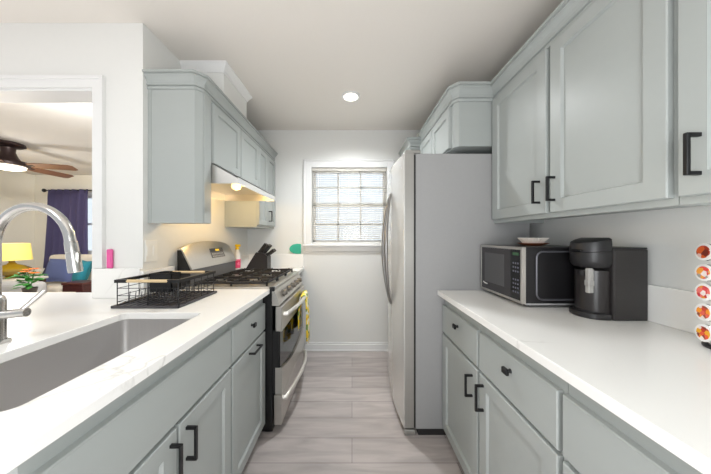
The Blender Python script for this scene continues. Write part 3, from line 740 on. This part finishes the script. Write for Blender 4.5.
# brown dish with fluted paper liners
dc = (1.03, 1.385)
t_ = B().lathe((*dc, mz1+.0006), [(.045, 0), (.05, .002), (.076, .013), (.077, .015), (.048, .006), (.01, .005)], 32).build('dish', mat('terracotta_glaze', (150, 84, 56), .3, var=.15), smooth=True)
tag(t_, 'shallow brown dish on top of the microwave', 'dish')
b = B(); vs = []; fs = []; n = 48
rings = [(.035, .008), (.045, .0135), (.070, .043), (.069, .0445), (.043, .0155), (.02, .014)]
for r, z in rings:
    for k in range(n):
        a = 2*math.pi*k/n; rr = r*(1+(.05 if k % 2 else -.02)*(r > .04)); vs.append((dc[0]+rr*math.cos(a), dc[1]+rr*math.sin(a), mz1+z))
for i in range(len(rings)-1):
    for k in range(n): fs.append((i*n+k, i*n+(k+1) % n, (i+1)*n+(k+1) % n, (i+1)*n+k))
fs += [tuple(range(n)), tuple(range(len(vs)-n, len(vs)))]
o = B().add(vs, fs).build('paper_filter', mat('filter_paper', (246, 240, 230), .8, var=.03)); tag(o, 'white fluted paper filter lying in the brown dish', 'coffee filter')

# ------------------------------------------------------------------ coffee maker
t = thing('coffee_maker', 'black single-serve coffee maker on the right worktop in front of the microwave', 'coffee maker', (1.08, 1.06, .914))
def dshape(cx, cy, r, xb, n=20, sx=1.0):
    pts = [(xb, cy-r), ]
    for k in range(n+1):
        a = math.radians(270-180*k/n); pts.append((cx+r*sx*math.cos(a), cy+r*math.sin(a)))
    pts.append((xb, cy+r)); return pts
cy = 1.062
def loft(levels, cap=True):
    vs = []; fs = []; n = len(levels[0])
    for L in levels: vs += L
    for i in range(len(levels)-1):
        for k in range(n): fs.append((i*n+k, i*n+(k+1) % n, (i+1)*n+(k+1) % n, (i+1)*n+k))
    fs += [tuple(range(n-1, -1, -1)), tuple(range(len(vs)-n, len(vs)))]
    return B().add(vs, fs)
def dl(cx, r, xb, z, tilt=0.0): return [(x, y, z+tilt*(x-1.0)) for x, y in dshape(cx, cy, r, xb)]
loft([dl(1.044, .068, 1.06, .9145), dl(1.044, .071, 1.06, .918), dl(1.044, .071, 1.06, .936), dl(1.045, .068, 1.06, .940)]).build('drip_base', blackp_m, t, smooth=True)
loft([dl(1.044, .056, 1.055, .940), dl(1.044, .056, 1.055, .9445)]).build('drip_grate', iron_m, t)
cm = mat('brewer_column', (40, 36, 36), .28, var=.2, scale=(4, 4, 40))
loft([dl(1.056, .062, 1.0605, .9405), dl(1.055, .062, 1.0605, 1.115)]).build('column', cm, t, smooth=True)
hd_ = loft([dl(1.050, .062, 1.0605, 1.128), dl(1.048, .069, 1.0605, 1.14), dl(1.046, .0715, 1.0605, 1.155), dl(1.046, .0715, 1.0605, 1.192, .10)]).build('brew_head', blackp_m, t, smooth=True)
lid = loft([dl(1.046, .0722, 1.0605, 1.194, .10), dl(1.046, .0725, 1.0605, 1.212, .22), dl(1.047, .070, 1.0605, 1.2335, .24), dl(1.05, .061, 1.0595, 1.239, .24)]).build('lid', blackp_m, t, smooth=True)
bx(.968, .985, cy-.03, cy+.01, 1.193, 1.203, .002).build('lid_latch', glassb_m, lid)
b = B().box(.989, 1.012, cy-.048, cy-.028, 1.02, 1.125, .004); b.build('water_gauge', mat('clear_grey_plastic', (178, 176, 172), .15, var=.35, scale=(20, 20, 40)), t)
bx(.987, 1.0125, cy-.0495, cy-.027, 1.05, 1.075, .003).build('gauge_clip', MATS['clear_grey_plastic'], t)
B().lathe((1.0, cy-.01, 1.09), [(.012, 0), (.02, .025)], 14).build('nozzle', blackp_m, t, smooth=True)
bx(1.0625, 1.203, .985, 1.135, .9145, 1.207, .006, 2).build('water_tank', mat('tank_black', (46, 43, 43), .3, var=.2, scale=(8, 8, 60)), t)
bx(1.064, 1.202, .987, 1.134, 1.2065, 1.213, .002).build('tank_lid', blackp_m, t)

# ------------------------------------------------------------------ pod rack and pods
t = thing('pod_rack', 'chrome rack holding a column of coffee pods at the right frame edge', 'pod rack', (1.14, .725, .914))
B().lathe((1.14, .73, .9145), [(.05, 0), (.052, .003), (.052, .008), (.046, .012)], 28).build('base', blackp_m, t, smooth=True)
B().lathe((1.14, .73, .9265), [(.047, 0), (.049, .002), (.047, .005)], 28).build('base_ring', chrome_m, t, smooth=True)
b = B().tube([(1.15, .722, .928), (1.15, .722, 1.25)], .004, 10)
zs = [1.211, 1.148, 1.089, 1.028, .965]
pax = Vector((-.95, .3, .06)).normalized(); ps = Vector((.3, .95, 0)).normalized(); pu = Vector((0, 0, 1))
for z in zs: b.tube([(1.15, .722, z), Vector((1.066, .737, z))-pax*.052], .002, 6)
b.build('post', chrome_m, t, smooth=True)
for z in zs:
    c = Vector((1.066, .737, z))-pax*.010; pth = [c+ps*(.0243*math.cos(a*math.pi/10))+pu*(.0243*math.sin(a*math.pi/10)) for a in range(21)]
    r_ = B().tube(pth, .0016, 6)
    for sg in (1, -1): r_.tube([c+ps*.0243*sg, c-pax*.06+ps*.016*sg, (1.15, .722, z)], .0014, 6)
    r_.build('ring', chrome_m, t, smooth=True)
podw = mat('pod_white', (242, 240, 238), .4, var=.03)
art = [spots('pod_print_%d' % i, (200, 60, 30), c, 70+9*i) for i, c in enumerate([
    [(168, 48, 20), (214, 92, 30), (120, 40, 24), (205, 70, 50), (225, 190, 180)],
    [(226, 70, 60), (240, 160, 60), (240, 224, 220), (220, 80, 70), (160, 160, 150)],
    [(224, 80, 84), (236, 120, 110), (240, 224, 220), (228, 150, 50), (200, 50, 60)],
    [(206, 70, 50), (240, 150, 40), (226, 100, 80), (238, 220, 210), (150, 80, 60)],
    [(200, 56, 34), (236, 170, 40), (230, 90, 60), (240, 226, 216), (140, 60, 40)]])]
names = ['topmost coffee pod in the rack, its lid printed dark orange', 'second coffee pod from the top of the rack, red and white lid', 'middle coffee pod of the five in the rack, pinkish red lid', 'fourth coffee pod from the top of the rack, orange and red lid', 'lowest coffee pod in the rack, just above the black base']
for i, z in enumerate(zs):
    p = thing('coffee_pod', names[i], 'coffee pod', (1.066, .76, z), 'coffee pods in the rack')
    ax = pax
    c = Vector((1.066, .737, z))
    B().lathe(c, [(.018, -.044), (.0195, -.042), (.022, -.004), (.0255, -.003), (.0258, 0), (.0235, .0008)], 28, tuple(ax)).build('cup', podw, p, smooth=True)
    B().lathe(c+ax*.0009, [(.0192, 0), (.0188, .0008), (.004, .001)], 28, tuple(ax)).build('lid', art[i], p)

# ------------------------------------------------------------------ living room seen through the opening
navy = mat('navy_cloth', (80, 74, 112), .85, var=.2, scale=(60, 60, 60))
t = thing('window_2', 'living room window beside the purple curtain', 'window', ((lx0+lx1)/2, LY, lz0)); t['kind'] = 'structure'
b = B().box(lx0-.07, lx0, LY-.015, LY, lz0-.05, lz1+.07, .003).box(lx1, lx1+.07, LY-.015, LY, lz0-.05, lz1+.07, .003).box(lx0, lx1, LY-.015, LY, lz1, lz1+.07, .003).box(lx0-.08, lx1+.08, LY-.05, LY, lz0-.04, lz0, .003)
b.build('casing', trim_m, t)
xm = (lx0+lx1)/2
b = B().box(lx0, lx0+.04, LY+.05, LY+.08, lz0, lz1).box(lx1-.04, lx1, LY+.05, LY+.08, lz0, lz1).box(lx0, lx1, LY+.05, LY+.08, lz0, lz0+.04).box(lx0, lx1, LY+.05, LY+.08, lz1-.04, lz1).box(lx0, lx1, LY+.05, LY+.08, 1.49, 1.53)
b.build('sash', trim_m, t); bx(lx0, lx1, LY+.062, LY+.066, lz0, lz1).build('window_glass', glass_m, t)
t = thing('curtain_rod', 'dark curtain rod with round finial above the living room curtain', 'curtain rod', (-5.0, 4.66, 2.14))
B().tube([(-5.88, 4.66, 2.15), (-4.1, 4.66, 2.15)], .011, 10).build('rod', black_m, t, smooth=True)
B().lathe((-5.88, 4.66, 2.15), [(.008, 0), (.03, .012), (.034, .03), (.02, .05), (.006, .055)], 14, (-1, 0, 0)).build('finial', black_m, t, smooth=True)
for x in (-5.7, -4.2): B().box(x-.012, x+.012, 4.66, LY, 2.14, 2.16).build('bracket', black_m, t)
vs = []; fs = []; NX = 64
zs_ = [2.165, 2.05, 1.5, .9, .55]
for i in range(NX+1):
    u = i/NX
    for j, z in enumerate(zs_):
        am = .045*(.6+.4*j/4); x = -5.80+(.78+.06*j/4)*u-.06*j/4
        vs.append((x, 4.64+am*math.sin(u*2*math.pi*6+.4*j+.8*math.sin(5*u))-.012*j, z))
nj = len(zs_)
for i in range(NX):
    for j in range(nj-1): fs.append((i*nj+j, i*nj+j+1, (i+1)*nj+j+1, (i+1)*nj+j))
o = B().add(vs, fs).build('curtain', navy, smooth=True); md = o.modifiers.new('thick', 'SOLIDIFY'); md.thickness = .004
tag(o, 'dark purple pleated curtain hanging at the living room window', 'curtain')
# fan
fx_, fy_ = -4.43, 3.13
t = thing('ceiling_fan', 'dark ceiling fan with wooden blades and round light in the living room', 'ceiling fan', (fx_, fy_, 2.1))
brz = mat('dark_bronze', (56, 42, 40), .4, .5, var=.1)
B().lathe((fx_, fy_, TOP-.001), [(.14, 0), (.145, -.03), (.11, -.05), (.07, -.06)], 28).build('canopy', brz, t, smooth=True)
B().lathe((fx_, fy_, TOP-.055), [(.065, 0), (.06, -.06), (.085, -.13), (.11, -.17)], 24).build('motor', brz, t, smooth=True)
B().lathe((fx_, fy_, 2.235), [(.16, 0), (.185, -.03), (.18, -.06), (.15, -.065)], 30).build('housing', brz, t, smooth=True)
B().lathe((fx_, fy_, 2.169), [(.15, 0), (.14, -.025), (.09, -.045), (.02, -.052)], 28).build('light_dome', mat('fan_globe', (255, 246, 230), .4, emit=(255, 240, 215), estr=2.2, var=.01), t, smooth=True)
bw = mat('walnut_blade', (122, 82, 56), .45, var=.35, scale=(14, 14, 14))
for k in range(5):
    a = math.radians(16+72*k); M = Matrix.Translation((fx_, fy_, 2.195)) @ Matrix.Rotation(a, 4, 'Z') @ Matrix.Rotation(math.radians(-15), 4, 'X')
    pl = [(.2, -.045), (.3, -.065), (.64, -.07), (.68, -.05), (.68, .05), (.64, .07), (.3, .065), (.2, .045)]
    q = B().prism(pl, 'z', -.004, .004); q.v = [tuple(M @ Vector(v)) for v in q.v]; bl_ = q.build('blade', bw, t)
    q = B().box(.12, .25, -.02, .02, -.008, .008, .003); q.v = [tuple(M @ Vector(v)) for v in q.v]; q.build('blade_arm', brz, bl_)
# sofa
cr_m = mat('cream_upholstery', (232, 222, 206), .85, var=.06, scale=(50, 50, 50), bump=.2)
t = thing('sofa', 'cream upholstered sofa below the living room window', 'sofa', (-4.4, 4.2, FZ))
bx(-5.42, -3.4, 3.86, 4.48, .08, .32, .03, 2).build('base', cr_m, t)
for a in ((-5.42, -4.62), (-4.61, -3.8)): bx(a[0], a[1], 3.83, 4.36, .32, .475, .05, 3).build('seat_cushion', cr_m, t)
bx(-5.40, -3.4, 4.30, 4.50, .32, .94, .06, 3).build('backrest', cr_m, t)
bx(-3.8, -3.4, 3.84, 4.56, .32, .66, .05, 3).build('arm', cr_m, t)
for x in (-5.36, -3.5):
    for y in (3.92, 4.5): bx(x, x+.05, y, y+.05, FZ, .08).build('leg', black_m, t)
def cushion(name, label, c, w_, h, th, rz, tilt, m):
    vs = []; fs = []; n = 12
    for side in (1, -1):
        for i in range(n+1):
            for j in range(n+1):
                u, v = i/n*2-1, j/n*2-1
                e = (max(0, 1-u**4)*max(0, 1-v**4))**.6
                pin = 1-.09*(1-abs(u))*(abs(v) > .99)-.0
                vs.append((u*w_/2*(1-.06*(1-abs(v))**1), side*th/2*e, v*h/2*(1-.06*(1-abs(u)))))
    N = (n+1)**2
    for s0 in (0, N):
        for i in range(n):
            for j in range(n): fs.append((s0+i*(n+1)+j, s0+(i+1)*(n+1)+j, s0+(i+1)*(n+1)+j+1, s0+i*(n+1)+j+1))
    M = Matrix.Translation(c) @ Matrix.Rotation(rz, 4, 'Z') @ Matrix.Rotation(tilt, 4, 'X')
    bb = B().add([M @ Vector(v) for v in vs], fs)
    o = bb.build(name, m, smooth=True); tag(o, label, 'cushion', 'cushions on the sofa')
    w2 = o.modifiers.new('weld', 'WELD'); w2.merge_threshold = .0005
    return o
cushion('throw_pillow', 'dusty blue square cushion leaning on the cream sofa', (-4.92, 4.10, .695), .46, .40, .14, .05, -.28, mat('dusty_blue_cloth', (92, 104, 150), .85, var=.12, scale=(70, 70, 70)))
cushion('throw_pillow', 'bright teal cushion on the sofa right of the blue one', (-4.46, 4.02, .68), .38, .38, .14, -.45, -.3, mat('teal_cloth', (38, 140, 160), .8, var=.25, scale=(22, 22, 22)))
cushion('throw_pillow', 'cream cushion lying at the left end of the sofa', (-5.40, 4.02, .61), .40, .26, .14, .3, -.5, mat('pale_cushion_cloth', (226, 220, 210), .85, var=.1, scale=(30, 30, 30)))
t = thing('storage_box', 'dark red-brown wooden box in front of the teal cushion', 'box', (-4.08, 3.66, FZ))
bx(-4.235, -3.93, 3.55, 3.78, FZ, .55, .006).build('body', mat('mahogany', (74, 32, 30), .4, var=.3, scale=(8, 8, 40)), t)
bx(-4.245, -3.92, 3.54, 3.79, .55, .585, .006).build('lid', mat('mahogany_lid', (84, 38, 34), .35, var=.3, scale=(8, 40, 8)), t)
# side table and lamp
t = thing('side_table', 'white topped side table with dark legs under the yellow lamp', 'table', (-4.99, 3.6, FZ))
bx(-5.22, -4.74, 3.4, 3.8, .615, .65, .006).build('tabletop', mat('white_tabletop', (232, 224, 212), .4, var=.04), t)
for x in (-5.20, -4.81):
    for y in (3.42, 3.73): bx(x, x+.055, y, y+.05, FZ, .615).build('leg', mat('dark_leg', (70, 36, 30), .4, var=.2) if 'dark_leg' not in MATS else MATS['dark_leg'], t)
t = thing('table_lamp', 'table lamp with squat amber glass base and glowing yellow shade', 'lamp', (-4.99, 3.6, .65))
amb = mat('amber_glass', (158, 128, 18), .08, var=.25, scale=(10, 10, 10), coat=.5)
B().lathe((-5.04, 3.6, .651), [(.08, 0), (.085, .012), (.07, .02), (.06, .03), (.15, .07), (.185, .11), (.18, .14), (.12, .18), (.05, .205), (.03, .23), (.03, .26), (.012, .265), (.012, .30)], 32).build('base', amb, t, smooth=True)
sh = mat('yellow_shade', (248, 226, 130), .8, emit=(250, 215, 100), estr=.5, var=.04)
B().lathe((-5.04, 3.6, .915), [(.19, 0), (.192, 0), (.17, .245), (.168, .245), (.188, .002)], 36).build('lamp_shade', sh, t, smooth=True)
B().lathe((-5.04, 3.6, .95), [(.015, 0), (.03, .03), (.03, .06), (.01, .085)], 14).build('bulb', bulb_m, t, smooth=True)
# armchair
gr_m = mat('grey_upholstery', (188, 186, 184), .85, var=.08, scale=(50, 50, 50))
t = thing('armchair', 'light grey upholstered armchair in front of the side table', 'armchair', (-4.6, 3.0, FZ))
bx(-4.9, -4.3, 2.75, 3.25, .08, .42, .04, 2).build('seat', gr_m, t)
bx(-4.9, -4.14, 2.62, 2.80, .08, .68, .07, 3).build('arm', gr_m, t)
bx(-4.9, -4.14, 3.18, 3.33, .08, .66, .06, 3).build('arm', gr_m, t)
bx(-5.06, -4.86, 2.62, 3.33, .08, .85, .07, 3).build('backrest', gr_m, t)
for x in (-4.98, -4.24):
    for y in (2.68, 3.24): bx(x, x+.04, y, y+.04, FZ, .08).build('leg', black_m, t)
# console with plant
t = thing('console_table', 'pale wooden table top just beyond the wall opening', 'table', (-3.6, 2.55, FZ))
bx(-4.0, -3.12, 2.35, 2.75, .60, .635, .004).build('tabletop', mat('pale_oak', (226, 208, 182), .5, var=.15, scale=(4, 40, 4)), t)
for x in (-3.98, -3.17):
    for y in (2.37, 2.70): bx(x, x+.03, y, y+.03, FZ, .60).build('leg', MATS['pale_oak'], t)
t = thing('potted_plant', 'small leafy plant with orange flowers on the pale table', 'plant', (-3.42, 2.58, .635))
B().lathe((-3.42, 2.58, .6355), [(.035, 0), (.04, .003), (.055, .08), (.056, .085), (.048, .083), (.045, .07)], 20).build('pot', mat('dark_pot', (60, 54, 54), .4, var=.1), t, smooth=True)
rnd = random.Random(3)
def leaf(b, base, d, L, W):
    d = Vector(d).normalized(); side = d.cross(Vector((0, 0, 1))).normalized(); up = side.cross(d)
    vs = []; fs = []; n = 6
    for i in range(n+1):
        u = i/n; w2 = W*math.sin(math.pi*u**.8)*.5; c = Vector(base)+d*L*u-Vector((0, 0, 1))*L*.35*u*u
        vs += [c+side*w2-up*w2*.2, c+up*.006*math.sin(math.pi*u), c-side*w2-up*w2*.2]
    for i in range(n):
        fs += [(i*3, i*3+1, i*3+4, i*3+3), (i*3+1, i*3+2, i*3+5, i*3+4)]
    b.add(vs, fs)
b = B()
for k in range(34):
    a = rnd.uniform(0, 6.28); e = rnd.uniform(.0, 1.1); h = rnd.uniform(.02, .17); r = rnd.uniform(.0, .06)
    leaf(b, (-3.42+r*math.cos(a), 2.58+r*math.sin(a), .70+h), (math.cos(a)*math.cos(e), math.sin(a)*math.cos(e), math.sin(e)), rnd.uniform(.065, .105), rnd.uniform(.045, .065))
o = b.build('leaves', mat('leaf_green', (58, 136, 52), .5, var=.4, scale=(14, 14, 14)), t, smooth=True)
b = B(); fl = [(-3.44, 2.56, .885), (-3.40, 2.60, .91), (-3.36, 2.57, .87), (-3.47, 2.6, .90)]
for x, y, z in fl: b.tube([(-3.42, 2.58, .70), (x, y, z)], .003, 6)
b.build('stems', MATS['leaf_green'], t)
b = B()
for x, y, z in fl:
    for k in range(7):
        a = 2*math.pi*k/7; leaf(b, (x, y, z), (math.cos(a), math.sin(a), .6), .05, .032)
b.build('flowers', mat('orange_petal', (236, 150, 40), .6, var=.4, scale=(40, 40, 40), rgb2=(220, 80, 40)), t, smooth=True)

# ------------------------------------------------------------------ put the floor at height zero
for o in list(COL.objects):
    if o.parent is None: o.location.z += -FZ
